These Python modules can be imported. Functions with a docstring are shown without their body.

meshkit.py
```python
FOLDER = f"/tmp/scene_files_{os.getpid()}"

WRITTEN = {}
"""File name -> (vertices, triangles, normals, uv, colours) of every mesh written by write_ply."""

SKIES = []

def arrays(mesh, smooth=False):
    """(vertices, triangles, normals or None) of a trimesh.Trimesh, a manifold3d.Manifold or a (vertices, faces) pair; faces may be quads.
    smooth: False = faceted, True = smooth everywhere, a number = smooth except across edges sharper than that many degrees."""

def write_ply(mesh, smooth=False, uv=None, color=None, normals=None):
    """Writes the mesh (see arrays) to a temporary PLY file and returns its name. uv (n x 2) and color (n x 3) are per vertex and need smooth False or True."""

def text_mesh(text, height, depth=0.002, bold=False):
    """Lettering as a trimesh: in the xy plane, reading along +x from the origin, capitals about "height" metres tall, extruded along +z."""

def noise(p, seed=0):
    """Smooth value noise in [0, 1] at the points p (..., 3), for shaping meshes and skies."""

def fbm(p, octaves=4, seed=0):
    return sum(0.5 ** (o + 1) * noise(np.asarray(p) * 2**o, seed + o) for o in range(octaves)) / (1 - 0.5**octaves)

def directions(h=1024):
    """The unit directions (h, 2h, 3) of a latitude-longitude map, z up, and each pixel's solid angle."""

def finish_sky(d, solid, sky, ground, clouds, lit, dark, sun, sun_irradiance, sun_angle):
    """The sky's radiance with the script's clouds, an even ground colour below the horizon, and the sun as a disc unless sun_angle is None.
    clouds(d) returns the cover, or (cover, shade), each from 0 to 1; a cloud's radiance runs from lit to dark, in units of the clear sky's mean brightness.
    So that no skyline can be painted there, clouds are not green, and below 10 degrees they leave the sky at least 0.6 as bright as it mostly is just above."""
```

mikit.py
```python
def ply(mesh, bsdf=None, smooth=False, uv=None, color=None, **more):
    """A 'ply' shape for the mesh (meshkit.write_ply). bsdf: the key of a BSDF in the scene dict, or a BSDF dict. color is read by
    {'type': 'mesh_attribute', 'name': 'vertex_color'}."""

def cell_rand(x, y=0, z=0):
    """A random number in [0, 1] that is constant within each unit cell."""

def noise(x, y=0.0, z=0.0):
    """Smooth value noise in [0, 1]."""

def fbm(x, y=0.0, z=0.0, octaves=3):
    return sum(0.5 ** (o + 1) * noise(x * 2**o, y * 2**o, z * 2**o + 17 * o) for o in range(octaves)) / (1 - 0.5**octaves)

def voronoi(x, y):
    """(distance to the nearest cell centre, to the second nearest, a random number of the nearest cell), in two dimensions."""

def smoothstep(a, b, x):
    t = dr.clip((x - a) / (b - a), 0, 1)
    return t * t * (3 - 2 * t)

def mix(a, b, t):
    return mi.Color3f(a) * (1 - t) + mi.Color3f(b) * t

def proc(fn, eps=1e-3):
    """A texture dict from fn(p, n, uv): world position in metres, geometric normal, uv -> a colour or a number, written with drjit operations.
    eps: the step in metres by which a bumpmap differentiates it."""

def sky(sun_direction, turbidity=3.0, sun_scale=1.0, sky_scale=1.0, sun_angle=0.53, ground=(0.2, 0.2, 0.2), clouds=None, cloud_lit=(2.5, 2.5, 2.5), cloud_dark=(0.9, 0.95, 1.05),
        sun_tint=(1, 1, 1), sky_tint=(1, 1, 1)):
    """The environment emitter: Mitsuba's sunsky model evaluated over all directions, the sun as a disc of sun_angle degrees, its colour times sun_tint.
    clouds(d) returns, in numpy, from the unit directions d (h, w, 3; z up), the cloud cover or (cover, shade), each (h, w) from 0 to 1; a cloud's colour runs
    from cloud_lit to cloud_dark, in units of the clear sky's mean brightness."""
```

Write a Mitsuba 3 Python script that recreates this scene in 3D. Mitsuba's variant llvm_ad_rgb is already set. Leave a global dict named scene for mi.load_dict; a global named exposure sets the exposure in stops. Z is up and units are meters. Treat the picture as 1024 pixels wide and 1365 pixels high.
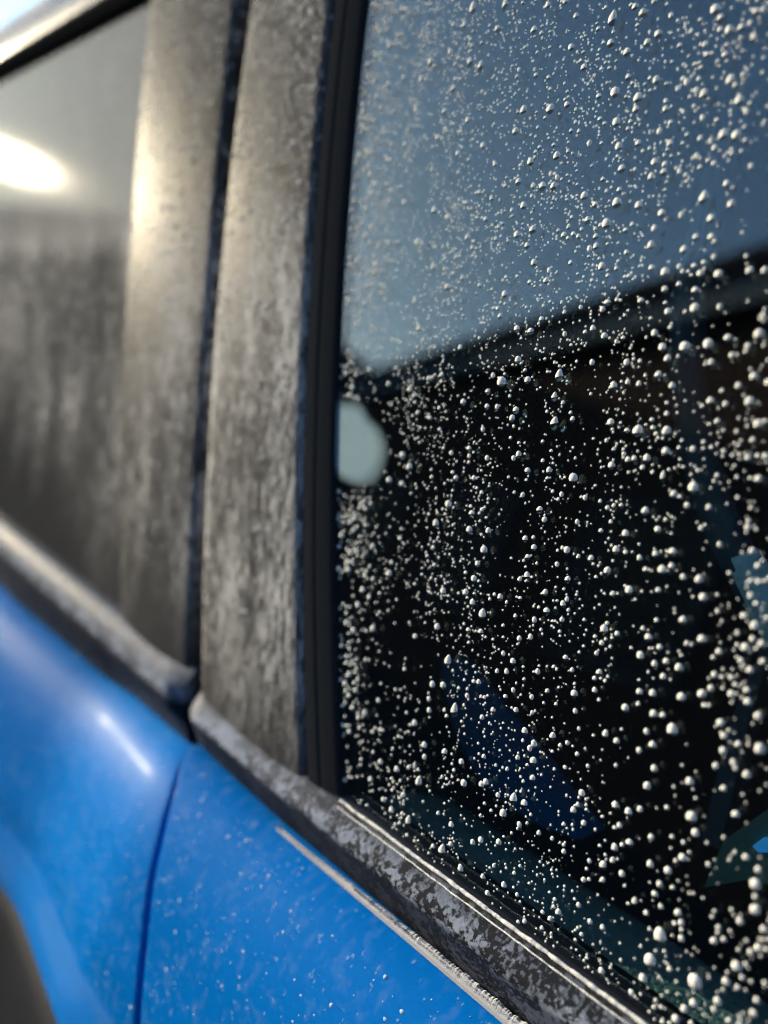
import math, numpy as np, trimesh, drjit as dr, mitsuba as mi, mikit, meshkit
from mikit import ply, proc, noise, fbm, voronoi, smoothstep, mix, cell_rand
from shapely.geometry import Polygon
T = mi.ScalarTransform4f
scene, labels = {}, {}

# ------------------------------------------------------------------ camera, sky, exposure
CAM = np.array([0.188476, -0.176681, 1.078490])
FWD = np.array([-0.698058, 0.654375, -0.290702])
scene['camera'] = {'type': 'thinlens', 'to_world': T().look_at(origin=CAM.tolist(), target=(CAM + FWD).tolist(), up=[0, 0, 1]),
                   'fov': 2 * math.degrees(math.atan(512 / 1025.0)), 'fov_axis': 'x', 'near_clip': 0.01, 'far_clip': 600.0,
                   'aperture_radius': 0.0033, 'focus_distance': 0.2260}
SUN = [-0.93839, -0.21969, 0.26675]
scene['sky'] = mikit.sky(SUN, turbidity=3, sun_scale=1.0, sky_scale=1.02, sun_tint=(0.87, 1.06, 1.50), sky_tint=(0.85, 1.0, 1.16), ground=(0.12, 0.12, 0.11))
exposure = 3.25

# ------------------------------------------------------------------ car frame: u along the car (to the front), v up the side glass, w out of it, in millimetres
TILT = math.radians(15)
P0 = np.array([0, 0, 1.0])
EU, EV, EW = np.array([1.0, 0, 0]), np.array([0, math.sin(TILT), math.cos(TILT)]), np.array([0, -math.cos(TILT), math.sin(TILT)])
BASIS = np.stack([EU, EV, EW])

def G(a):
    return P0 + np.asarray(a, float) @ BASIS * 1e-3

def tex(p):
    """(u, v) in millimetres on the car's side, for the procedural materials"""
    return p.x * 1e3, (p.y * math.sin(TILT) + (p.z - 1.0) * math.cos(TILT)) * 1e3

# ------------------------------------------------------------------ helpers
def add(key, mesh, bsdf, smooth=30, label=None, category=None, group=None, kind=None, **more):
    base, n = key, 0
    while key in scene:
        n += 1
        key = f'{base}_{n:03d}'
    scene[key] = ply(mesh, bsdf, smooth, **more)
    tag(key, label, category, group, kind)
    return key

def tag(key, label=None, category=None, group=None, kind=None):
    d = {k: x for k, x in (('label', label), ('category', category), ('group', group), ('kind', kind)) if x}
    if d:
        labels[key] = d

def faces(m, n, off=0, flip=False):
    i, j = np.meshgrid(np.arange(m - 1), np.arange(n - 1), indexing='ij')
    q = np.stack([i * n + j, (i + 1) * n + j, (i + 1) * n + j + 1, i * n + j + 1], -1).reshape(-1, 4) + off
    q = q[:, ::-1] if flip else q
    return np.vstack([q[:, [0, 1, 2]], q[:, [0, 2, 3]]])

def slab(P, back, local=True):
    """a grid of points (m, n, 3) thickened along BACK (a vector or a grid of vectors): a closed shell"""
    m, n = P.shape[:2]
    a, b = P.reshape(-1, 3), (P + back).reshape(-1, 3)
    ring = np.concatenate([np.arange(n), np.arange(1, m) * n + n - 1, (m - 1) * n + np.arange(n - 2, -1, -1), np.arange(m - 2, 0, -1) * n])
    nx, k = np.roll(ring, -1), m * n
    side = np.vstack([np.stack([ring, nx, nx + k], 1), np.stack([ring, nx + k, ring + k], 1)])
    v = np.vstack([a, b])
    mesh = trimesh.Trimesh(G(v) if local else v, np.vstack([faces(m, n), faces(m, n, k, True), side]), process=False)
    trimesh.repair.fix_normals(mesh)
    return mesh

def tube(pts, r, sides=10, caps=True):
    p = np.asarray(pts, float)
    r = np.broadcast_to(r, (len(p),))
    t = np.gradient(p, axis=0); t /= np.linalg.norm(t, axis=1, keepdims=True)
    a = np.cross(t, [0.13, 0.21, 0.97]); a /= np.linalg.norm(a, axis=1, keepdims=True)
    b, ang = np.cross(t, a), np.arange(sides) * 2 * np.pi / sides
    v = p[:, None] + r[:, None, None] * (np.cos(ang)[None, :, None] * a[:, None] + np.sin(ang)[None, :, None] * b[:, None])
    i, j = np.meshgrid(np.arange(len(p) - 1), np.arange(sides), indexing='ij')
    q = np.stack([i * sides + j, i * sides + (j + 1) % sides, (i + 1) * sides + (j + 1) % sides, (i + 1) * sides + j], -1).reshape(-1, 4)
    f = [q[:, [0, 1, 2]], q[:, [0, 2, 3]]]
    v = v.reshape(-1, 3)
    if caps:
        k = len(v); v = np.vstack([v, p[0], p[-1]]); s = np.arange(sides); e = (len(p) - 1) * sides
        f += [np.stack([np.full(sides, k), (s + 1) % sides, s], 1), np.stack([np.full(sides, k + 1), e + s, e + (s + 1) % sides], 1)]
    return trimesh.Trimesh(v, np.vstack(f), process=False)

def plate(poly, w0, w1):
    """a (u, v) outline extruded from depth w0 to w1, in the car's frame"""
    m = trimesh.creation.extrude_polygon(Polygon(poly), w1 - w0, engine='earcut')
    m.apply_translation([0, 0, w0])
    m.vertices = G(m.vertices)
    return m

def box(lo, hi, local=True):
    m = trimesh.creation.box(bounds=[lo, hi])
    if local:
        m.vertices = G(m.vertices)
    return m

def curve(pts, k=60):
    """smooth curve through points"""
    from scipy.interpolate import PchipInterpolator
    p = np.asarray(pts, float)
    s = np.r_[0, np.cumsum(np.linalg.norm(np.diff(p, axis=0), axis=1))]
    return PchipInterpolator(s, p)(np.linspace(0, s[-1], k))

def along(table):
    from scipy.interpolate import CubicSpline
    t = np.array(sorted((b, a) for a, b in table))
    c = np.polyfit(t[:, 0], t[:, 1], 2)
    return lambda v: np.polyval(c, v)

def bl(u):
    """the belt line climbs a little towards the rear"""
    return 0.04 * np.maximum(0, -np.asarray(u, float) - 20)

# ------------------------------------------------------------------ materials
def two(b):
    return {'type': 'twosided', 'bsdf': b}

def rgb(r, g, b):
    return {'type': 'rgb', 'value': [r, g, b]}

def mat(key, b):
    scene[key] = b
    return key

def ref(k):
    return {'type': 'ref', 'id': k}

mat('mat_black_gloss', two({'type': 'principled', 'base_color': rgb(.012, .013, .016), 'roughness': .40, 'specular': .012}))
mat('mat_black_satin', two({'type': 'principled', 'base_color': rgb(.016, .018, .022), 'roughness': .38, 'specular': .5}))
mat('mat_rubber', two({'type': 'diffuse', 'reflectance': rgb(.016, .0195, .026)}))
mat('mat_charcoal', two({'type': 'principled', 'base_color': rgb(.018, .020, .026), 'roughness': .5, 'specular': .05}))
mat('mat_black_void', two({'type': 'diffuse', 'reflectance': rgb(.008, .009, .011)}))
mat('mat_frost', two({'type': 'principled', 'base_color': rgb(.66, .66, .64), 'roughness': .75, 'specular': .3}))
mat('mat_ice', {'type': 'principledthin', 'base_color': rgb(.97, .98, .96), 'roughness': .22, 'diff_trans': .40, 'eta': 1.35})
mat('mat_bead', {'type': 'principledthin', 'base_color': rgb(.97, .97, .95), 'roughness': .25, 'diff_trans': 1.2, 'eta': 1.35})
mat('mat_seal_black', two({'type': 'diffuse', 'reflectance': rgb(.002, .0023, .003)}))
mat('mat_ice_film', {'type': 'thindielectric', 'int_ior': 1.05})
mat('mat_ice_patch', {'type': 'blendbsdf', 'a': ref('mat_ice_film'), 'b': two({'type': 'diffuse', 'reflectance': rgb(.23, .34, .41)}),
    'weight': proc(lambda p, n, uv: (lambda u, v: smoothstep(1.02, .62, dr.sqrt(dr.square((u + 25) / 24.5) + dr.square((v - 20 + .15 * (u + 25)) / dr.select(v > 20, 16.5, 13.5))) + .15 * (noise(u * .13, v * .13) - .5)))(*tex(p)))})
mat('mat_clear_ice', {'type': 'dielectric', 'int_ior': 1.31, 'ext_ior': 1.0, 'specular_transmittance': rgb(.86, .97, .95)})
mat('mat_pane', {'type': 'thindielectric', 'int_ior': 1.55, 'specular_transmittance': rgb(.80, .90, .90)})

def film(base, cover, colour=(.56, .575, .605)):
    """a thin crust of frost over a base material; cover(u, v) from 0 to 1"""
    return {'type': 'blendbsdf', 'weight': proc(lambda p, n, uv: cover(*tex(p))),
            'a': ref(base), 'b': two({'type': 'diffuse', 'reflectance': rgb(*colour)})}

def streaks(u, v):
    """vertical runs in the frost: fine columns broken up along their length"""
    s = u + v * 0.17
    fine = fbm(s * 1.05, v * .2, 0, 3)
    grain = noise(s * 2.2, v * 1.1, 3.0)
    broad = noise(s * .07, v * .02, 5.0)
    return fine * .55 + grain * .25 + broad * .2

def dots(u, v, size):
    d = voronoi(u / size, v / size)
    return smoothstep(.30, .17, d[0]) * smoothstep(.45, .7, d[2])

mat('mat_front_cover', film('mat_black_gloss', lambda u, v: .07 + .9 * dots(u, v, 2.4) * smoothstep(0, 60, v) + .75 * (.04 + .96 * smoothstep(.40, .66, streaks(u, v))) * smoothstep(-112, -50, v + 14 * noise(u * .2, 1.0)) * (1 - .8 * smoothstep(80, 125, v))))
mat('mat_rear_cover', film('mat_black_gloss', lambda u, v: .07 + .9 * dots(u, v, 3.2) * smoothstep(0, 60, v) + .70 * (.02 + .98 * smoothstep(.44, .66, streaks(u, v))) * smoothstep(-80, 15, v + 30 * noise(u * .1, v * .02)) * (1 - .8 * smoothstep(80, 125, v))))
mat('mat_tinted_glass', two({'type': 'principled', 'base_color': rgb(.012, .013, .016), 'roughness': .045, 'specular': .09}))
mat('mat_rear_pane', film('mat_tinted_glass', lambda u, v: .05 + .30 * smoothstep(92, 108, v) + (.06 + .56 * smoothstep(.42, .70, streaks(u * .8, v))) * smoothstep(-70, 40, v + (u + 230) * .22 + 40 * noise(u * .05, v * .02)) * (1 - .8 * smoothstep(95, 125, v))))  # frost; extra cover above the mirrored roofline paints the brighter sky reflection

def clumps(u, v):
    """hoar frost grown in ragged patches with dark holes"""
    a = fbm(u * .16, v * .19, 7.0, 3)
    d = fbm(u * .75 + 3 * a, v * .8, 2.0, 4)
    hole = voronoi(u * .33 + 1.5 * noise(u * .5, v * .5), v * .36 + 1.5 * noise(u * .5, v * .5, 4.0))
    return smoothstep(.475, .575, a * .5 + d * .5 + .10 * (.35 - (hole[1] - hole[0])))

def moulding_frost_shade(u, v):
    t = v - .04 * dr.maximum(0, -u - 20)
    c = dr.maximum(clumps(u, v), .5 * smoothstep(.58, .66, fbm(u * 1.1, v * 1.1, 4.0, 3)))
    c = c * (.5 + .4 * noise(u * 1.6, v * 1.6)) * (.5 + .5 * smoothstep(-105, -110, t)) * (1 - (.40 + .50 * smoothstep(130, 30, u)) * smoothstep(-112, -115, t)) * smoothstep(0, -1.4, t - dr.select(u < -93, -98.6, -104.0))  # frost, held back below the ridge so the underside is painted dark
    return c * .8 + .20 * smoothstep(60, -100, u) * smoothstep(-114, -112, t)
mat('mat_moulding', film('mat_charcoal', moulding_frost_shade, (.37, .43, .56)))
mat('mat_paint_coat', two({'type': 'principled', 'base_color': rgb(.0, .138, .50), 'metallic': .0, 'roughness': .5, 'specular': .02, 'clearcoat': .10, 'clearcoat_gloss': .845}))
mat('mat_blue_paint', film('mat_paint_coat', lambda u, v: .3 * smoothstep(.81, .87, fbm(u * .75, v * .6, 3.0, 3) + .09 * noise(u * 2.6, v * 2.6)) + .05 * smoothstep(.5, .8, fbm(u * .3, v * .3, 9.0, 3)), (.45, .55, .72)))
mat('mat_frosty_paint', film('mat_paint_coat', lambda u, v: .05 + .12 * smoothstep(.35, .7, fbm(u * .03, v * .1, 2.0, 3)), (.16, .24, .42)))
mat('mat_roof_frost', film('mat_paint_coat', lambda u, v: .25 + .6 * smoothstep(.40, .6, fbm(u * .02, v * .05, 2.0, 3)), (.62, .64, .68)))
mat('mat_frame', film('mat_black_satin', lambda u, v: .30 + .30 * noise(u * .05, v * .2), (.46, .50, .56)))
def leather(p, n, uv):
    x, y = p.x * 1e3, p.y * 1e3
    d = voronoi(x * .46 + .9 * noise(x * .8, y * .8), y * .36 + .9 * noise(x * .8, y * .8, 5.0))
    return .0009 * smoothstep(0.0, .4, d[1] - d[0])
mat('mat_leather', two({'type': 'bumpmap', 'scale': 1.0, 'arbitrary': proc(leather, eps=2e-4),
                       'bsdf': {'type': 'principled', 'base_color': rgb(.20, .31, .29), 'roughness': .3, 'specular': 1.0}}))
mat('mat_cabin', two({'type': 'principled', 'base_color': rgb(.012, .016, .02), 'roughness': .6}))
mat('mat_blue_cloth', two({'type': 'diffuse', 'reflectance': rgb(.004, .13, .30)}))
mat('mat_rim_glimmer', two({'type': 'principled', 'base_color': rgb(.62, .78, .78), 'roughness': .4}))
mat('mat_flare_green', two({'type': 'principled', 'base_color': rgb(.10, .20, .15), 'roughness': .5}))
mat('mat_slate_trim', two({'type': 'principled', 'base_color': rgb(.03, .055, .075), 'roughness': .5}))
mat('mat_speck', two({'type': 'diffuse', 'reflectance': rgb(.36, .48, .68)}))
mat('mat_fringe', two({'type': 'diffuse', 'reflectance': rgb(.46, .47, .50)}))
mat('mat_flare_spot', {'type': 'diffuse', 'reflectance': rgb(.02, .05, .1)})
mat('mat_asphalt', two({'type': 'diffuse', 'reflectance': proc(lambda p, n, uv: mix((.04, .04, .042), (.065, .064, .06), fbm(p.x * 9, p.y * 9, 0, 3)))}))
mat('mat_dark_brick', two({'type': 'diffuse', 'reflectance': rgb(.07, .05, .045)}))
mat('mat_mortar', two({'type': 'diffuse', 'reflectance': rgb(.10, .09, .085)}))
mat('mat_fascia', two({'type': 'diffuse', 'reflectance': rgb(.15, .18, .22)}))
mat('mat_house_glass', two({'type': 'principled', 'base_color': rgb(.03, .03, .034), 'roughness': .6, 'specular': .2}))
mat('mat_roof_felt', two({'type': 'diffuse', 'reflectance': rgb(.05, .05, .055)}))
mat('mat_dark_frame', two({'type': 'diffuse', 'reflectance': rgb(.10, .10, .11)}))

# ------------------------------------------------------------------ ground and the two buildings the glass mirrors
g = np.linspace(-1, 1, 41)
gx, gy = np.meshgrid(np.sign(g) * np.abs(g) ** 3 * 400, np.sign(g) * np.abs(g) ** 3 * 400, indexing='ij')
add('ground', trimesh.Trimesh(np.stack([gx, gy, gx * 0], -1).reshape(-1, 3), faces(41, 41), process=False), 'mat_asphalt', False, kind='structure')

def building(key, az, dist, s0, s1, eave, label, depth=7.0):
    """flat roofed block; az: compass angle of its near wall from -x outwards, dist: of that wall, s0..s1: its ends along the wall"""
    a = math.radians(az)
    out, run = np.array([-math.cos(a), -math.sin(a), 0]), np.array([math.sin(a) * -1, math.cos(a), 0]) * -1
    run = np.array([math.sin(a), -math.cos(a), 0])
    def B(lo, hi):
        m = trimesh.creation.box(bounds=[lo, hi])
        v = m.vertices
        m.vertices = v[:, :1] * run + v[:, 1:2] * out + v[:, 2:] * np.array([0, 0, 1.0])
        m.fix_normals()
        return m
    add(key + '__wall', B([s0, dist, 0], [s1, dist + depth, eave - .30]), 'mat_dark_brick', False)
    add(key + '__fascia', B([s0 - .12, dist - .16, eave - .40], [s1 + .12, dist + depth + .12, eave - .14]), 'mat_fascia', False)
    add(key + '__roof', B([s0 - .2, dist - .24, eave - .137], [s1 + .2, dist + depth + .2, eave]), 'mat_roof_felt', False)
    x = s0 + 1.2
    k = 0
    while x + 1.4 < s1:
        if k % 4 == 2:
            d = add(key + '__door', B([x, dist - .03, .05], [x + .95, dist + .04, 2.1]), 'mat_dark_frame', False)
            add(d + '__handle', B([x + .82, dist - .075, 1.0], [x + .86, dist - .032, 1.14]), 'mat_house_glass', False)
        else:
            w = add(key + '__window', B([x, dist - .02, .95], [x + 1.3, dist + .03, 2.1]), 'mat_house_glass', False)
            for lo, hi in (([x - .06, dist - .045, .89], [x, dist + .03, 2.16]), ([x + 1.3, dist - .045, .89], [x + 1.36, dist + .03, 2.16]),
                           ([x + .003, dist - .045, .89], [x + 1.297, dist + .03, .947]), ([x + .003, dist - .045, 2.103], [x + 1.297, dist + .03, 2.16])):
                add(w + '__frame', B(lo, hi), 'mat_dark_frame', False)
        x += 2.6
        k += 1
    tag(key, label, 'building')

building('flat_roofed_building', 115, 3.5, -19.0, 5.0, 3.5 * .855 + 1.0, 'long dark flat-roofed building mirrored as a slanting mass in the front window')
building('terrace_building', 79, 10.0, -34.0, -13.8, 10 * .5468 + 1.0, 'dark terrace building mirrored below the sun glare in the rear door window')

# ------------------------------------------------------------------ the car
CAR = 'blue_car'
tag(CAR, 'blue car with frosted black pillar covers and a front window full of frozen drops', 'car')

covR = along([(-78.5, 190.1), (-70.2, 131.6), (-60.9, 72.8), (-47.9, 14.5), (-23.7, -69.2), (-13.9, -95.2)])
sealR = along([(-60.4, 185.8), (-53.3, 129.7), (-40.0, 59.0), (-31.2, 17.1), (-16.2, -37.1), (0.9, -88.4), (9.2, -107.5)])
gapL = along([(-151.4, 207.7), (-143.9, 139.9), (-134.4, 71.3), (-114.4, -31.1), (-100.0, -98.0)])
gapR = along([(-140.3, 205.0), (-136.1, 139.0), (-128.6, 71.4), (-107.1, -29.4), (-90.6, -94.5)])
paneR = along([(-245.7, 230.4), (-234.0, 150.1), (-228.1, 97.9), (-213.3, 29.5), (-188.0, -48.0), (-168.4, -103.5)])
TOPV = 236.0

# front window: an outer and an inner glass face, 2.6 mm apart
vs = np.linspace(-122, TOPV + 4, 60)
left = np.stack([sealR(vs) - 3, vs], 1)
outline = np.vstack([left, [[430, TOPV + 4], [430, -122]]])
def sheet(poly, w):
    v2, f = trimesh.creation.triangulate_polygon(Polygon(poly), engine='earcut')
    m = trimesh.Trimesh(G(np.c_[v2, np.full(len(v2), w)]), f, process=False)
    if m.face_normals[0] @ EW < 0:
        m.invert()
    return m
FW = CAR + '__front_window'
add(FW, sheet(outline, 0.0), 'mat_pane', False, label='clear front door window speckled with frozen drops')
add(FW + '__inner_face', sheet(outline, -2.6), 'mat_pane', False)

def ribbon(uL, uR, v0, v1, prof, n=70, thick=8, m=None):
    """a strip between two curves up the car's side; prof: (t 0..1, w) across it"""
    t, w = np.array(prof, float).T
    v = np.linspace(v0, v1, n)
    P = np.zeros((n, len(t), 3))
    P[..., 0] = uL(v)[:, None] * (1 - t) + uR(v)[:, None] * t
    P[..., 1] = v[:, None]
    P[..., 2] = w
    return slab(P, np.array([0, 0, -thick]))

# rubber channel at the rear edge of the front window: two ridges
add(CAR + '__window_channel', ribbon(covR, sealR, -124, TOPV + 3, [(.05, -2), (.07, 2.6), (.12, 3.0), (.42, 2.9), (.47, 2.6), (.53, 2.5), (.58, 2.6), (.88, 2.1), (.96, 1.7), (1.0, .5), (1.02, -1.5)]), 'mat_rubber', 40,
    label='black rubber channel along the rear edge of the front window')

def cover_profile(h, sag, edge=.035, k=26):
    t = np.r_[0, np.linspace(.012, .988, k), 1]
    w = h - sag * (2 * t - 1) ** 2
    e = np.minimum(t, 1 - t) / edge
    w = w - 2.2 * np.clip(1 - e, 0, 1) ** 2
    w[0] = w[-1] = h - sag - 5
    return np.c_[t, w]
FC = add(CAR + '__front_pillar_cover', ribbon(gapR, lambda v: covR(v) + .8, -112, TOPV + 2, cover_profile(4.6, 1.3)), 'mat_front_cover', 35, label='black pillar cover next to the front window, streaked with frost')
RC = add(CAR + '__rear_pillar_cover', ribbon(lambda v: paneR(v) - 1, gapL, -112, TOPV + 2, cover_profile(4.2, 1.9)), 'mat_rear_cover', 35, label='black pillar cover beside the rear window, behind the door gap')
add(CAR + '__pillar_recess', ribbon(lambda v: gapL(v) - 8, lambda v: gapR(v) + 8, -150, TOPV + 2, [(0, -7.5), (.5, -9), (1, -7.5)]), 'mat_black_void', False)

# rear door window
vs = np.linspace(-110, TOPV + 2, 40)
n_u = 30
P = np.zeros((40, n_u, 3))
tt = np.linspace(0, 1, n_u)
P[..., 0] = -820 * (1 - tt) + (paneR(vs) + 2)[:, None] * tt
P[..., 1] = vs[:, None]
P[..., 2] = -1.2
add(CAR + '__rear_window', slab(P, np.array([0, 0, -4.0])), 'mat_rear_pane', 30, label='dark rear door window under a crust of frost with the sun mirrored in it')

DU = np.linspace(-900, 0, 901)
DW = np.cumsum(((.17 / (1 + np.exp(-(DU + 178) / 8)) - .07 / (1 + np.exp((DU + 195) / 14)) * (DU > -330)))[::-1] / (1 + np.exp((DU[::-1] + 80) / 5)))[::-1]
draw = lambda u: np.interp(u, DU, DW)

def drop(u, v):
    """the rear door hangs a little lower than the front one"""
    k = np.clip((np.asarray(v, float) + 200) / 50, 0, 1)
    return (4 + 13 * np.clip((-u - 95) / 110, 0, 1)) * k + 24 * np.clip((-u - 60) / 200, 0, 1.2) * (1 - k)

# belt mouldings: one along each door, split at the door gap
MPROF = [(-103.2, -3), (-103.4, 1.6), (-104.4, 2.9), (-105.4, 3.8), (-106.8, 5.2), (-108.6, 6.9), (-110.4, 8.2), (-112, 8.9), (-113.4, 8.8), (-115, 8.1), (-118, 6.4), (-122, 4.2), (-126, 1.8), (-129, -.3), (-130, -2), (-130, -5)]
def moulding(u0, u1, shift=0.0):
    mv, mw = np.array(MPROF).T
    n = 90
    u = np.linspace(u0, u1, n)
    e = np.minimum(u - u0, u1 - u)
    rnd = 1 - .35 * np.clip(1 - e / 5.0, 0, 1) ** 2          # rounded ends
    P = np.zeros((n, len(mv), 3))
    P[..., 0] = u[:, None]
    P[..., 1] = mv + bl(u)[:, None] + shift * np.clip((mv + 116) / 8, 0, 1)
    if u1 < 0:
        P[..., 1] -= drop(u, -129)[:, None] * np.clip((-114 - mv) / 12, 0, 1)
    P[..., 2] = np.where(mw > 0, mw * rnd[:, None], mw)
    P[..., 2] = np.where(mv < -120, P[..., 2] - .6 * draw(u)[:, None], P[..., 2])
    return slab(P, np.array([0, 0, -6]))
add(CAR + '__front_belt_moulding', moulding(-89, 430), 'mat_moulding', 50, label='black belt moulding under the front window, blotched with frost')
add(CAR + '__rear_belt_moulding', moulding(-820, -97.5, 5.5), 'mat_moulding', 50, label='black belt moulding under the rear window, evenly frosted')

# frosted lip along the foot of the front window, a double bead
rng = np.random.default_rng(4)
u = np.linspace(9, 430, 1400)
wob = lambda s, f: meshkit.fbm(np.stack([u * f, u * 0 + s, u * 0], -1), 3) - .5
lip = add(CAR + '__window_lip', tube(G(np.stack([u, -103.4 + .5 * wob(1, .25), 3.0 + .3 * wob(2, .3)], -1)), (.62 + .26 * wob(3, .35) + .22 * wob(8, 1.6)) * 1e-3, 8), 'mat_frost', True, label='white frosted lip along the foot of the front window')
add(lip + '__bead', tube(G(np.stack([u, -105.6 + .3 * wob(4, .3), 3.9 + .2 * wob(5, .3)], -1)), (.26 + .25 * wob(6, .9)) * 1e-3, 7), 'mat_frost', True)
add(CAR + '__inner_seal', tube(G(np.stack([np.linspace(6, 430, 60), np.full(60, -108.0), np.full(60, -7.0)], -1)), 4.0e-3, 10), 'mat_seal_black', True)
add(CAR + '__inner_seal', tube(G(np.stack([np.linspace(6, 430, 60), np.full(60, -109.5), np.full(60, -15.0)], -1)), 3.4e-3, 10), 'mat_seal_black', True)

# door skins
from scipy.interpolate import PchipInterpolator
pv = np.array([-620, -420, -330, -275, -252, -243, -234, -222, -216, -205, -185, -165, -152, -142, -134, -129.5])
pw = np.array([-20, 26, 44, 46.5, 48.0, 47.6, 46, 42.6, 41.6, 41, 37, 32, 26, 19, 11, 2.5])
WB = PchipInterpolator(pv, pw)
seam = PchipInterpolator([-620, -330, -230, -208.4, -185.0, -169.2, -153.7, -143.5, -135.9, -129.6, -120], [20, -4, -31, -36.0, -46.9, -54.7, -63.5, -71.9, -80.2, -90.5, -94])
def skin(v0, v1, side, width, n=60, gap=1.5, far=None):
    v = np.linspace(v1, v0, n)
    k = 70
    t = np.linspace(0, 1, k) ** 2
    t[1], t[2] = .0006, .002
    P = np.zeros((n, k, 3))
    s = seam(v)[:, None] + side * gap
    P[..., 0] = s + side * width * t
    P[..., 1] = v[:, None] + bl(P[..., 0])
    P[..., 2] = WB(v)[:, None] - .9 * np.clip(1 - t * width / 2.2, 0, 1) ** 2
    if side < 0:                                         # the rear door draws in a little behind the gap
        P[..., 2] -= draw(P[..., 0])
        P[..., 1] -= drop(P[..., 0], v[:, None])
    P = P if side > 0 else P[:, ::-1]
    return slab(P, np.array([0, 0, -7]))
add(CAR + '__front_door', skin(-600, -129.6, 1, 480, 110), 'mat_blue_paint', 30, label='blue front door panel with specks of frost')
RD = add(CAR + '__rear_door', skin(-600, -129.6, -1, 760, 110), 'mat_blue_paint', 30, label='blue rear door panel with a bright gleam along its shoulder')
add(CAR + '__inner_seal', box([6, -150, -23.5], [430, -111.5, -3.6]), 'mat_seal_black', False)
def band(v0, v1, lift, side=-1, u0=-800, n=24, k=60, thick=5, rough=0.0):
    v = np.linspace(v1, v0, n)
    P = np.zeros((n, k, 3))
    s = seam(v)[:, None] - 2.2
    t = np.linspace(0, 1, k)
    P[..., 0] = u0 * (1 - t) + s * t
    P[..., 1] = v[:, None] + bl(P[..., 0]) - drop(P[..., 0], v[:, None])
    e = np.sin(np.linspace(0, np.pi, n)) ** .5
    P[..., 2] = WB(v)[:, None] + lift * e[:, None] - draw(P[..., 0]) + .3
    return slab(P, np.array([0, 0, -thick]))
add(RD + '__crease', band(-241, -219, .8), 'mat_frosty_paint', 30, label='pale frosted crease low on the rear door')
add(RD + '__rub_strip', band(-330, -243, 7.0), 'mat_charcoal', 30, label='black rub strip low on the rear door')

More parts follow.
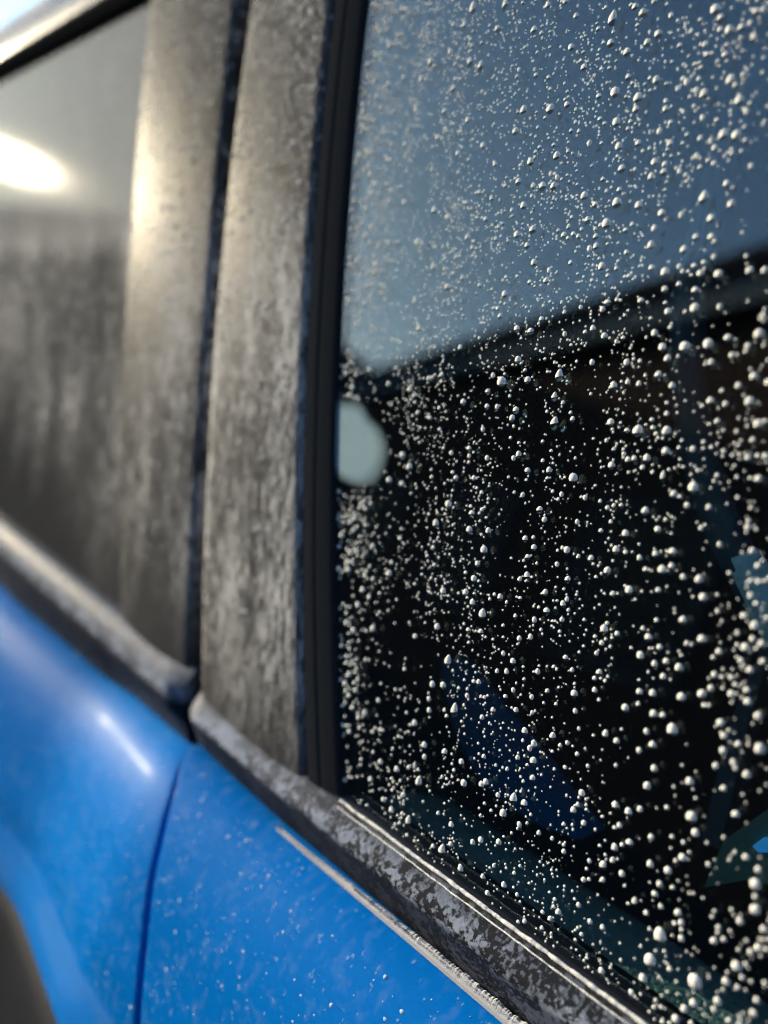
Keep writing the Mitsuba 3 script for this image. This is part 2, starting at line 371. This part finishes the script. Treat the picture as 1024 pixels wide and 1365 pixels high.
# roof edge over the rear door
def rail(prof, u0=-820, u1=430, thick=6, bow=0.0):
    v, w = np.array(prof, float).T
    n = 80
    u = np.linspace(u0, u1, n)
    P = np.zeros((n, len(v), 3))
    P[..., 0] = u[:, None]
    P[..., 1] = v
    P[..., 2] = w
    return slab(P, np.array([0, 0, -thick]))
add(CAR + '__roof_seal', rail([(233, -3), (233.5, 3.0), (236, 4.4), (240, 4.6), (243, 3.6), (244, 0)]), 'mat_black_void', 40, label='black seal above the rear window')
add(CAR + '__door_frame', rail([(244, 1.0), (246, 3.2), (251, 3.6), (258, 2.6), (263, .6), (265, -3)]), 'mat_frame', 40, label='grey door frame above the rear window')
add(CAR + '__roof_gutter', rail([(265, -5), (268, -4), (271, -4.5), (274, -7)]), 'mat_black_satin', 40)
rt = np.linspace(0, 1, 16)
add(CAR + '__roof', rail(np.c_[273 + 62 * np.sin(rt * 1.5), -5 - 175 * (1 - np.cos(rt * 1.5)) - 40 * rt ** 3]), 'mat_roof_frost', 40, label='blue roof edge with a pale crust of frost')

# cabin seen through the front window
pu = np.linspace(2, 430, 120)
pp = np.array([(-118, -24.5), (-111, -25.5), (-107.5, -28.5), (-106, -33), (-107, -40), (-112, -58), (-119, -74), (-128, -88), (-142, -98), (-170, -106), (-260, -112), (-420, -112)])
ps = curve(pp, 40)
P = np.zeros((120, 40, 3)); P[..., 0] = pu[:, None]; P[..., 1] = ps[:, 0] - 6; P[..., 2] = ps[:, 1]
add(CAR + '__door_card', slab(P, np.array([0, -4.0, -6.0])), 'mat_leather', 40, label='grained dark leather door top seen through the foot of the front window')
cab = [('cabin_floor', [-700, -560, -1150], [560, -545, -120]), ('added_dark_side', [-700, -545, -1160], [560, 300, -1140]), ('cabin_rear', [-720, -545, -1140], [-700, 300, -8]),
       ('headliner', [-700, 226, -1140], [560, 232, -8]), ('added_dark_front', [560, -545, -1140], [575, 300, -8])]  # solid far side and front added without windows to keep the cabin black
for nm, lo, hi in cab:
    add(CAR + '__' + nm, box(lo, hi), 'mat_cabin', False)
# lining behind the pillars so that the cabin is closed
add(CAR + '__pillar_lining', plate([(-700, -130), (-45, -130), (-65, 30), (-110, 232), (-700, 232)], -16, -12), 'mat_cabin', False)
# front seat
def pad(pts, r, w0, w1, mt, key, label=None):
    from shapely.geometry import LineString
    a = Polygon(pts).buffer(r)
    hull = []
    for z, s in ((w0, -8), (w0 + 10, -2), (w0 + 24, 0), (w1 - 24, 0), (w1 - 10, -2), (w1, -8)):
        q = np.array(a.buffer(s).exterior.segmentize(14).coords)[:-1]
        d = np.linspace(0, len(q), 64, endpoint=False).astype(int)
        hull.append(np.c_[q[d], np.full(64, z)])
    rings = np.array(hull)
    m = trimesh.Trimesh(G(rings.reshape(-1, 3)), np.vstack([faces(6, 64), np.array([[i * 64 + 63, (i + 1) * 64 + 63, (i + 1) * 64] for i in range(5)]), np.array([[i * 64 + 63, (i + 1) * 64, i * 64] for i in range(5)])]), process=False)
    c = trimesh.creation.triangulate_polygon(Polygon(rings[0][:, :2]), engine='earcut')
    caps = [trimesh.Trimesh(G(np.c_[c[0], np.full(len(c[0]), z)]), c[1], process=False) for z in (w0, w1)]
    m = trimesh.util.concatenate([m] + caps)
    trimesh.repair.fix_normals(m)
    return add(key, m, mt, 40, label=label)
SB = pad([(-330, -420), (-240, -430), (-300, 60), (-380, 60)], 22, -640, -190, 'mat_cabin', CAR + '__seat_back')
pad([(-230, -440), (110, -400), (120, -350), (-230, -370)], 20, -640, -190, 'mat_cabin', CAR + '__seat_cushion')
pad([(-370, 95), (-320, 95), (-330, 190), (-375, 190)], 16, -520, -330, 'mat_cabin', CAR + '__headrest')
add(CAR + '__blue_bolster', plate([(-9, -63), (15, -75), (41, -87), (59, -97), (69, -102), (53, -105), (38, -105), (23, -102), (8, -91), (-2, -77)], -78, -60), 'mat_blue_cloth', False, label='dark blue cloth wedge seen through the front window')
# steering wheel, column and dashboard at the right
ang = np.linspace(0, 2 * np.pi, 80)
wc, wr = np.array([218.0, 109.7, -60.0]), 155.6
ax1, ax2 = np.array([1.0, 0, 0]), np.array([0, 1.0, 0])
ringp = wc + wr * (np.cos(ang)[:, None] * ax1 + np.sin(ang)[:, None] * ax2)
SW = add(CAR + '__steering_wheel', tube(G(ringp), 6e-3, 14, False), 'mat_slate_trim', True, label='dark steering wheel rim at the right of the front window')
lo = np.radians(np.linspace(-140.0, -124.0, 20))
add(SW + '__rim_glimmer', tube(G(wc + (wr - 1) * (np.cos(lo)[:, None] * ax1 + np.sin(lo)[:, None] * ax2)), np.interp(np.arange(20), [0, 8, 19], [.0061, .0068, .0072]), 14), 'mat_rim_glimmer', True)  # paler teal stretch paints a glimmer of light on the rim
for a in (.6, 2.6, 4.4):
    add(SW + '__spoke', tube(G(np.array([wc, wc + (wr - 4) * (math.cos(a) * ax1 + math.sin(a) * ax2)])), 7e-3, 10), 'mat_cabin', True)
add(SW + '__hub', tube(G(np.array([wc + np.cross(ax1, ax2) * s for s in (-18, 18)])), 36e-3, 20), 'mat_cabin', True)
add(CAR + '__column', plate([(109, -18), (113, -14), (111, -39), (112, -68), (112, -84), (106, -84), (106, -41)], -80, -68), 'mat_slate_trim', False)
DB = add(CAR + '__dashboard', box([250, -300, -1100], [540, 20, -130]), 'mat_cabin', False)
add(CAR + '__added_flare_wedge', plate([(113, -94), (115, -77), (125, -61), (150, -52), (150, -76), (124, -85)], -72, -60), 'mat_flare_green', False, label='dull green added wedge low at the right, standing in for lens flare')  # added wedge, stands in for the greenish shape round a lens flare
flare_mesh = plate([(124, -73), (126, -69.5), (128.5, -68), (129.5, -72), (126, -74)], -59, -57)
k = add(CAR + '__added_flare_spot', flare_mesh, 'mat_flare_spot', False, label='small added blue glow at the right edge, standing in for lens flare')
scene[k]['emitter'] = {'type': 'area', 'radiance': rgb(.002, .018, .045)}  # added glow in place of a lens flare ghost, no real screen

# drops on the front window: place along and up the glass in tenths of a millimetre, radius in hundredths, length to width in tenths (negative: half clear)
DROPS = """1238,-820,185,13 1342,-874,188,12 474,-538,127,21 1229,-893,170,12 874,411,170,11 518,1539,138,17 -38,1698,137,17 613,397,142,-15 1147,-312,164,11 949,638,163,11 394,497,163,11 908,1017,138,15 539,-978,135,15 1242,-499,155,11
595,535,131,-15 1055,292,149,11 101,1675,120,17 578,1328,147,11 642,964,147,11 393,-817,119,17 409,-397,127,15 365,1314,146,11 661,1019,146,11 1007,650,144,11 -4,1519,124,15 -190,1554,143,11 503,-211,128,14 749,-697,122,15 921,1170,141,11
951,737,140,11 -425,1655,121,15 1414,-575,140,11 1352,-271,139,11 383,-962,104,20 713,254,138,11 -85,937,138,11 907,1305,138,11 47,1498,123,14 1420,-781,137,11 955,1164,136,11 395,1085,135,11 824,1491,135,11 942,1249,135,11 1124,681,135,11
654,1301,134,11 79,173,133,11 907,-128,133,11 726,-759,123,13 37,207,132,11 992,822,132,11 1026,71,131,11 93,783,131,11 952,422,131,11 1427,-631,131,11 874,1430,130,11 951,-6,130,11 -38,1040,129,11 282,87,128,11 459,-20,128,11
1140,520,128,11 262,1328,128,11 82,-202,128,11 331,1163,126,11 603,1244,126,11 245,15,126,11 864,-330,125,-11 940,962,125,11 1165,-69,125,11 392,958,125,-11 1196,-199,125,11 1223,-948,124,11 787,-697,120,-12 1127,-157,124,11 889,634,123,11
849,829,123,11 1149,-225,123,11 424,1172,123,11 878,27,123,11 594,472,109,-14 -56,1443,122,11 889,88,122,11 12,435,109,14 963,370,121,11 -78,1371,120,11 844,1281,120,11 785,-565,119,-11 1050,-566,119,11 1015,-309,119,11 1218,-418,119,11
387,26,119,11 1267,-55,119,11 549,1047,119,11 945,208,118,11 983,994,118,11 917,344,118,11 1022,-161,118,11 1088,-565,118,11 675,1462,118,11 1042,122,118,11 1109,-641,117,-11 1123,73,117,11 248,1265,117,11 529,1469,117,11 1219,-655,117,11
336,763,117,11 567,-740,117,11 1032,-109,116,11 1172,470,116,11 886,886,116,11 1275,3,116,11 -4,113,116,11 1143,32,116,11 1351,-926,116,11 336,946,116,11 952,915,116,11 10,850,116,11 240,1567,116,11 1119,-477,115,11 338,1033,115,11
-222,1504,115,11 621,-994,115,11 802,982,115,11 628,1175,115,11 588,1434,115,11 895,562,115,11 652,1112,114,11 438,568,114,11 333,-190,114,11 1077,-244,114,11 469,417,114,-11 1108,-371,114,11 1091,-293,114,11 1108,-38,113,11 612,1531,113,11
774,522,113,11 951,-581,113,11 422,859,113,11 411,-481,113,11 462,655,113,11 488,511,113,11 471,-681,113,11 1321,-990,113,11 304,-966,112,11 338,-309,112,11 728,1008,112,11 882,726,112,11 942,782,112,11 1245,-605,112,11 910,606,112,11
1066,831,111,11 632,-55,111,11 367,-495,111,11 -314,1522,111,11 395,1485,111,11 905,138,111,11 -245,1283,110,11 626,142,110,-11 1334,-954,110,11 737,-495,110,-11 -104,1571,109,11 1074,-672,109,11 126,1236,109,11 1053,667,109,11
1136,580,109,11 791,901,109,11 1254,-249,109,11 258,418,109,-11 89,1604,108,11 1339,-342,108,11 722,-136,108,-11 385,-696,108,11 963,-928,104,12 1010,266,108,11 699,1340,108,11 1400,-884,107,11 970,306,73,24 578,976,107,-11 1260,-530,107,11
35,1017,107,11 383,78,107,-11 423,-168,107,11 1203,341,107,11 858,670,107,11 743,51,107,11 327,-645,106,11 444,-117,106,11 60,112,106,11 1046,511,105,11 -49,738,72,24 1331,-199,105,11 461,40,105,11 542,-682,105,11 1173,-663,104,11
990,168,104,11 584,1554,104,11 938,-637,104,11 1453,-711,103,11 1266,-740,103,11 1126,-426,103,11 859,784,103,11 631,-713,103,11 790,423,103,11 656,1270,103,11 1337,-442,103,11 341,-893,103,11 878,1369,103,11 384,911,103,11 670,-874,103,11
555,-144,103,11 644,-698,103,11 821,308,103,11 911,917,102,11 921,-246,102,11 646,1447,102,11 554,-886,102,11 959,1046,101,11 1157,-775,87,15 556,246,101,11 647,-314,101,11 732,-846,101,11 340,1627,101,11 480,806,100,11 939,538,100,11
1013,-403,100,11 780,-956,100,11 1302,-176,100,11 1117,-1000,100,11 634,31,99,11 1289,-103,99,11 508,937,99,11 1048,86,99,11 1275,-310,99,11 629,261,98,11 1109,-727,98,11 747,1121,98,11 1042,-253,98,11 704,-85,98,11 795,-613,98,11
376,-581,98,11 1262,-172,96,11 1026,605,96,11 320,275,96,-11 1477,-859,96,11 592,1019,96,-11 1299,-33,96,11 766,-29,96,-11 1207,396,96,11 843,1466,95,11 671,673,95,11 1077,-708,79,16 999,106,95,11 254,-370,95,11 781,1091,95,11
348,461,94,-11 1064,-169,94,11 746,1257,94,11 357,415,94,-11 446,-69,94,11 712,655,94,11 291,175,94,11 1304,-282,94,11 336,696,94,11 610,1363,94,11 511,-268,93,11 543,-420,93,11 1067,-124,93,11 1202,-729,93,11 780,1166,93,11 1168,386,92,11
976,-656,92,11 920,-297,92,11 686,1177,92,11 644,-895,92,11 1403,-675,92,11 1211,-84,91,11 1093,-192,91,11 908,-29,91,11 1115,-288,91,11 615,-481,91,11 1207,-698,91,11 705,-974,91,11 798,753,91,11 1381,-527,90,11 1091,-152,90,11
1229,172,90,11 732,-1011,90,11 633,-351,90,11 1093,-891,90,11 948,851,90,11 567,-945,90,11 1135,-1043,89,11 1269,-275,89,11 83,-162,89,11 1297,-397,89,11 959,85,89,11 652,-242,89,11 1073,-611,89,11 693,-448,89,11 389,1575,88,11
808,840,88,11 1101,832,88,11 857,976,88,11 688,-224,88,11 1077,-399,88,11 688,-172,88,11 786,-761,88,-11 790,945,88,11 649,119,88,11 1115,-543,87,11 765,-534,87,11 736,-312,87,11 789,1320,87,11 1084,-344,87,11 1204,-1001,87,11
1105,555,87,11 1412,-539,87,11 742,1202,86,11 529,1196,86,11 1304,-326,86,11 967,1220,86,11 604,897,85,11 365,-545,85,11 1083,68,85,11 1159,-596,85,11 1213,-176,85,11 1453,-663,85,11 692,580,84,11 1050,246,84,11 1014,743,84,11
1105,651,84,11 362,-776,56,25 688,728,84,11 1213,-141,84,11 395,-732,84,11 1279,-758,84,11 1288,-794,84,11 878,-374,83,-11 863,1124,83,11 363,189,83,11 1206,225,83,11 1031,387,83,11 1267,-352,83,11 359,344,83,11 511,-476,82,11 355,514,82,11
398,259,82,11 1015,-874,82,11 909,-166,82,11 1012,-801,82,11 1250,69,82,11 396,420,82,11 855,1221,81,11 949,1462,81,11 1056,-897,81,11 251,251,81,-11 582,-517,81,11 1063,-771,80,11 1072,627,80,11 1440,-730,80,11 497,275,80,11 1124,726,79,11
608,-303,79,11 695,-715,79,11 884,844,79,11 557,174,79,11 892,1158,79,11 416,1121,78,11 669,-395,78,11 482,837,78,11 441,1109,78,11 1477,-825,78,11 733,-578,77,11 970,867,77,11 735,-390,77,11 583,654,76,11 923,1437,76,11 687,201,75,11
722,4,75,11 1010,1084,75,11 776,-143,75,-11 777,-83,74,11 821,1294,74,11 756,136,74,11 763,207,74,11 1152,169,74,11 876,-468,73,11 1397,-908,73,11 912,-485,73,11 947,-616,72,11 1362,-718,72,11 326,254,72,11 901,-198,72,11 1223,-749,72,11
1016,-744,71,11 768,1307,70,11 212,1456,70,11 1098,198,70,11 1420,-602,70,11 825,1090,69,11 1311,-337,68,11 1242,-26,68,11 1306,-587,66,11 1433,-824,66,11 747,-433,65,11 1106,333,65,11 1185,10,65,11 617,732,64,11 1108,394,63,11
900,-416,62,11 753,642,62,11 950,-502,62,11 849,345,61,11 1026,-464,60,11 1127,445,60,11 798,1244,59,11 1483,-777,58,11 274,1445,58,11 473,369,57,11 1343,-701,56,11 1027,924,50,11"""


# ------------------------------------------------------------------ frozen drops
def dome(k, rings, seed):
    """a unit drop on its glass (x, y across, z out), slightly uneven"""
    r_ = np.random.default_rng(seed)
    a = np.arange(k) * 2 * np.pi / k
    wob = 1 + .045 * np.sin(2 * a + r_.uniform(0, 6)) + .035 * np.sin(3 * a + r_.uniform(0, 6))
    rho = np.sin(np.linspace(0, 1, rings + 1)[1:] * np.pi / 2)
    v = [[0, 0, 1.0]]
    for q in rho:
        zz = math.sqrt(max(0, 1 - q ** 2.3))
        v += [[q * wob[i] * math.cos(a[i]), q * wob[i] * math.sin(a[i]), zz] for i in range(k)]
    f = [[0, 1 + i, 1 + (i + 1) % k] for i in range(k)]
    for j in range(rings - 1):
        for i in range(k):
            p, q = 1 + j * k + i, 1 + j * k + (i + 1) % k
            f += [[p, p + k, q + k], [p, q + k, q]]
    return np.array(v), np.array(f)

BIG = [dome(20, 8, i) for i in range(8)]
TINY = [dome(9, 3, 50 + i) for i in range(6)]
rng = np.random.default_rng(11)

def shape_drop(v, u0, v0, r, el, flat, w0=0.0):
    p = v.copy()
    if el > 1.35:                                        # run drops: narrow at the top
        p[:, 0] *= 1 - .42 * np.clip(p[:, 1], -.2, 1)
    p = p * np.array([r, r * el, r * flat])
    return p + np.array([u0, v0, w0])

def numbered(base):
    key, n = base, 0
    while key in labels:
        n += 1
        key = f'{base}_{n:03d}'
    return key

def split_drop(p, f, u0, v0, r, el, thr):
    """the white frozen cap of a drop and its still glassy foot, parted by a slanting plane"""
    m = trimesh.Trimesh(p, f, process=False)
    nrm = np.array([-.22 / r, 1 / (r * el), .10 / r]); L = np.linalg.norm(nrm)
    org = np.array([u0, v0, 0]) + nrm / L * (thr / L)
    out = []
    for sgn in (1, -1):
        q = trimesh.intersections.slice_mesh_plane(m, sgn * nrm / L, org, cap=False)
        q = trimesh.Trimesh(G(q.vertices) if len(q.vertices) else np.zeros((0, 3)), q.faces, process=False)
        out.append(q)
    return out

ROWS = [tuple(int(x) for x in s.split(',')) for s in DROPS.split()]
# wording of the drops' labels: where each one is seen, and which one it is of those like it
def wording():
    side, up = np.cross(FWD, [0, 0, 1]), None
    side /= np.linalg.norm(side); up = np.cross(side, FWD)
    cells = {}
    for i, (a, b, c, e) in enumerate(ROWS[:300]):
        d = G([a / 10, b / 10, 0]) - CAM
        x, y = 512 + 1025 * (d @ side) / (d @ FWD), 682 - 1025 * (d @ up) / (d @ FWD)
        low = y - (515 - (x - 450) * .305)
        row = ('at the very top' if y < 130 else 'high in the sky reflection' if y < 270 and low < -20 else 'low in the sky reflection' if low < 0 else 'just under the mirrored roofline' if low < 90 else
               'level with the ice patch' if y < 640 else 'in the dark middle' if y < 760 else 'above the blue wedge' if y < 880 else "beside the blue wedge's top" if y < 1000 else "beside the blue wedge's tip" if y < 1150 else 'over the leather door top')
        col = 'by the channel' if x < 565 else 'left of centre' if x < 670 else 'at mid window' if x < 780 else 'right of centre' if x < 890 else 'near right edge'
        kind = ('large' if c > 130 else 'medium' if c > 103 else 'small') + (' half-clear' if e < 0 else ' elongated' if e > 13 else ' round')
        cells.setdefault((kind, row, col), []).append((y, i))
    out, nth = {}, 'first second third fourth fifth sixth seventh eighth ninth tenth'.split()
    num = 'one two three four five six seven eight nine ten'.split()
    for (kind, row, col), found in cells.items():
        for k, (_, i) in enumerate(sorted(found)):
            which = '' if len(found) == 1 else ', upper of two' * (k == 0) + ', lower of two' * (k == 1) if len(found) == 2 else f', {nth[k]} of {num[len(found) - 1]} down'
            out[i] = f'{kind} frozen drop {row}, {col}{which}'
    return out
TEXT = wording()
placed = []
rest, feet = [], []
for i, (u10, v10, r100, e10) in enumerate(ROWS):
    u0, v0, r, el = u10 / 10, v10 / 10, r100 / 100 * (.84 if u10 > 850 else .95), abs(e10) / 10
    placed.append((u0, v0, r * max(1, el * .9)))
    base = BIG[i % 8]
    p = shape_drop(base[0], u0, v0, r, el, rng.uniform(.52, .72))
    if i >= 300:
        rest.append((p, base[1]))
        continue
    text = TEXT[i]
    grp = 'frozen drops on the front window'
    key = numbered('frozen_drop')
    cap, foot = split_drop(p, base[1], u0, v0, r, el, rng.uniform(-.30, .0) if e10 < 0 else rng.uniform(-.62, -.18))
    scene[key + '__frost_cap'] = ply(cap, 'mat_ice', True)
    if len(foot.faces):
        scene[key + '__clear_foot'] = ply(foot, 'mat_clear_ice', True)
    tag(key, text, 'frozen drop', grp)

# the thousands of small ones: denser in upright streaks, thinner in between
cell = {}
def crowd(u0, v0, r):
    a, b = int(u0 // 5), int(v0 // 5)
    for i in (-1, 0, 1):
        for j in (-1, 0, 1):
            for (x, y, q) in cell.get((a + i, b + j), ()):
                if (x - u0) ** 2 + (y - v0) ** 2 < (.98 * (q + r)) ** 2:
                    return True
    return False
def put(u0, v0, r):
    cell.setdefault((int(u0 // 5), int(v0 // 5)), []).append((u0, v0, r))
for q in placed:
    put(*q)
PATCH = (-24.0, 20.0)
N = 60000
cu, cv = rng.uniform(-72, 235, N), rng.uniform(-103, 225, N)
st = meshkit.fbm(np.stack([(cu + .10 * cv) / 7.0, cv / 45.0, cu * 0], -1), 3, 3)
bl_ = meshkit.fbm(np.stack([cu / 26.0, cv / 40.0, cu * 0], -1), 3, 9)
edge = np.clip(1 - (cu - sealR(cv)) / 40, 0, 1)
horizon = 73 + (cu + 34) * .265
dens = (.12 + .8 * np.clip((st - .30) * 2.2, 0.0, 1)) * np.clip((bl_ - .15) * 3, .4, 1) + .10 * edge + .25 * (cv > horizon)
dens *= np.where(cu > 95, .7, 1.0)
rr = np.exp(rng.normal(math.log(.29), .44, N)) * (1 + .85 * edge + .10 * np.clip((cu - 60) / 60, 0, 1))
rr = np.clip(rr, .13, 1.05)
order = np.argsort(-rr)
u_ok = cu > sealR(cv) + 1.5
for k in order:
    if not u_ok[k] or rng.random() > dens[k] * .72:
        continue
    u0, v0, r = cu[k], cv[k], rr[k]
    if ((u0 - PATCH[0]) / 19) ** 2 + ((v0 - PATCH[1]) / 17) ** 2 < 1 or crowd(u0, v0, r):
        continue
    put(u0, v0, r)
    base = BIG[k % 8] if r > .8 else TINY[k % 6]
    e1 = rng.uniform(.95, 1.3)
    p = shape_drop(base[0], u0, v0, r, e1, rng.uniform(.48, .72))
    if r > .42:
        for q, to in zip(split_drop(p, base[1], u0, v0, r, e1, rng.uniform(-.6, -.12)), (rest, feet)):
            if len(q.faces):
                to.append((q.vertices, q.faces, True))
    else:
        rest.append((p, base[1]))

def joined(parts):
    n, vv, ff = 0, [], []
    for v, f, *world in parts:
        vv.append(v if world else G(v)); ff.append(f + n); n += len(v)
    return trimesh.Trimesh(np.vstack(vv), np.vstack(ff), process=False)
print('small drops', len(rest))
print('feet', len(feet))
add('small_frozen_drops', joined(rest), 'mat_ice', True, label='thousands of tiny frozen drops sprinkled between the bigger ones on the front window', category='frozen drops', kind='stuff')

add('small_frozen_drops__clear_feet', joined(feet), 'mat_clear_ice', True, kind='stuff')

# beads of ice on the two pillar covers
beads = []
for uL, uR, n, rm, hgt in ((gapR, covR, 3600, .46, 3.6), (paneR, gapL, 1500, .52, 2.6)):
    bu, bv, br = rng.uniform(0.04, .93, n), rng.uniform(-60, 225, n), np.clip(np.exp(rng.normal(math.log(rm), .42, n)), .18, 1.3)
    keep = rng.random(n) < np.clip(.25 + (bv - 20) / 120, .18, 1)
    for t, v0, r in zip(bu[keep], bv[keep], br[keep]):
        u0 = uL(v0) * (1 - t) + uR(v0) * t
        prof = cover_profile(4.6, 1.3) if hgt > 3 else cover_profile(4.2, 1.9)
        w0 = np.interp(t, prof[:, 0], prof[:, 1])
        base = TINY[int(r * 1000) % 6]
        beads.append((shape_drop(base[0], u0, v0, r, 1.1, .75, w0 - .05), base[1]))
add('pillar_ice_beads', joined(beads), 'mat_bead', True, label='fine frozen beads scattered over the two black pillar covers', category='ice beads', kind='stuff')

# a smooth patch of melting ice on the window against the channel
pt = np.array([[-25 + 25.2 * math.cos(a), 20 + 17 * math.sin(a)] for a in np.linspace(0, 2 * np.pi, 48, endpoint=False)])
pt[:, 1] -= .15 * (pt[:, 0] + 25)
pt[:, 0] = np.maximum(pt[:, 0], sealR(pt[:, 1]) - 2)
add('ice_patch', plate(pt, .30, .55), 'mat_ice_patch', False, label='smooth pale blue patch of ice on the front window against the black channel', category='ice patch')

# frozen specks on the blue doors
EU_ = np.array([1.0, 0, 0])
specks = []
for side, n in ((1, 420), (-1, 110)):
    tries = rng.uniform(0, 1, (n, 4))
    for a, b_, c_, d_ in tries:
        v0 = -132 - 150 * a ** 1.3
        u0 = seam(v0) + side * (3 + 190 * b_)
        k = .5 + .5 * meshkit.noise(np.array([u0 * .05, v0 * .05, 2.0]))
        r = min(1.1, .22 + .5 * c_ ** 3) * k * 1.4
        t = np.array([0, 1, float(WB.derivative()(v0))]); t /= np.linalg.norm(t)
        nn = np.array([0, -t[2], t[1]])
        base = TINY[int(c_ * 1000) % 6]
        q = base[0] * np.array([r * (1 + .6 * d_), r, r * .45])
        w0 = float(WB(v0)) - (float(draw(u0)) if side < 0 else 0) - .05
        specks.append((np.array([u0, v0 + float(bl(u0)) - (float(drop(u0, v0)) if side < 0 else 0), w0]) + q[:, :1] * EU_ + q[:, 1:2] * t + q[:, 2:] * nn, base[1]))
add('door_frost_specks', joined(specks), 'mat_speck', True, label='tiny frozen specks scattered over the blue door panels', category='frost specks', kind='stuff')

# fringe of hoar frost where the front door meets its moulding
fr = np.random.default_rng(21)
n = 900
u = np.linspace(-20, 330, n)
top = -126.2 + 1.3 * (meshkit.fbm(np.stack([u * .35, u * 0, u * 0], -1), 3) - .35) + fr.uniform(-.15, .3, n)
P = np.zeros((n, 4, 3)); P[..., 0] = u[:, None]
grow = np.clip((u + 20) / 90, .05, 1)
P[:, 0, 1], P[:, 1, 1], P[:, 2, 1], P[:, 3, 1] = -130.6, -129.8, -128.4, -129.2 + (top + 129.2) * grow
P[:, 0, 2], P[:, 1, 2], P[:, 2, 2], P[:, 3, 2] = 3.2, 4.6, 4.8, 4.2
needles = []
for _ in range(5200):
    uu = fr.uniform(25, 325)
    h = fr.uniform(.3, 1.2)
    d = np.array([fr.normal(0, .35), 1, fr.uniform(.0, .5)]); d /= np.linalg.norm(d)
    b0 = np.array([uu, -127.6 + fr.uniform(-.8, .5), 4.4])
    s = .09
    vv = np.array([b0 + [s, 0, 0], b0 + [-s, 0, s], b0 + [0, 0, -s], b0 + d * h])
    needles.append((vv, np.array([[0, 1, 3], [1, 2, 3], [2, 0, 3]])))
fm = trimesh.util.concatenate([slab(P, np.array([0, 0, -1.2])), joined(needles)])
add('frost_fringe', fm, 'mat_fringe', False, label='white furry fringe of frost between the front belt moulding and the blue door', category='frost', kind='stuff')
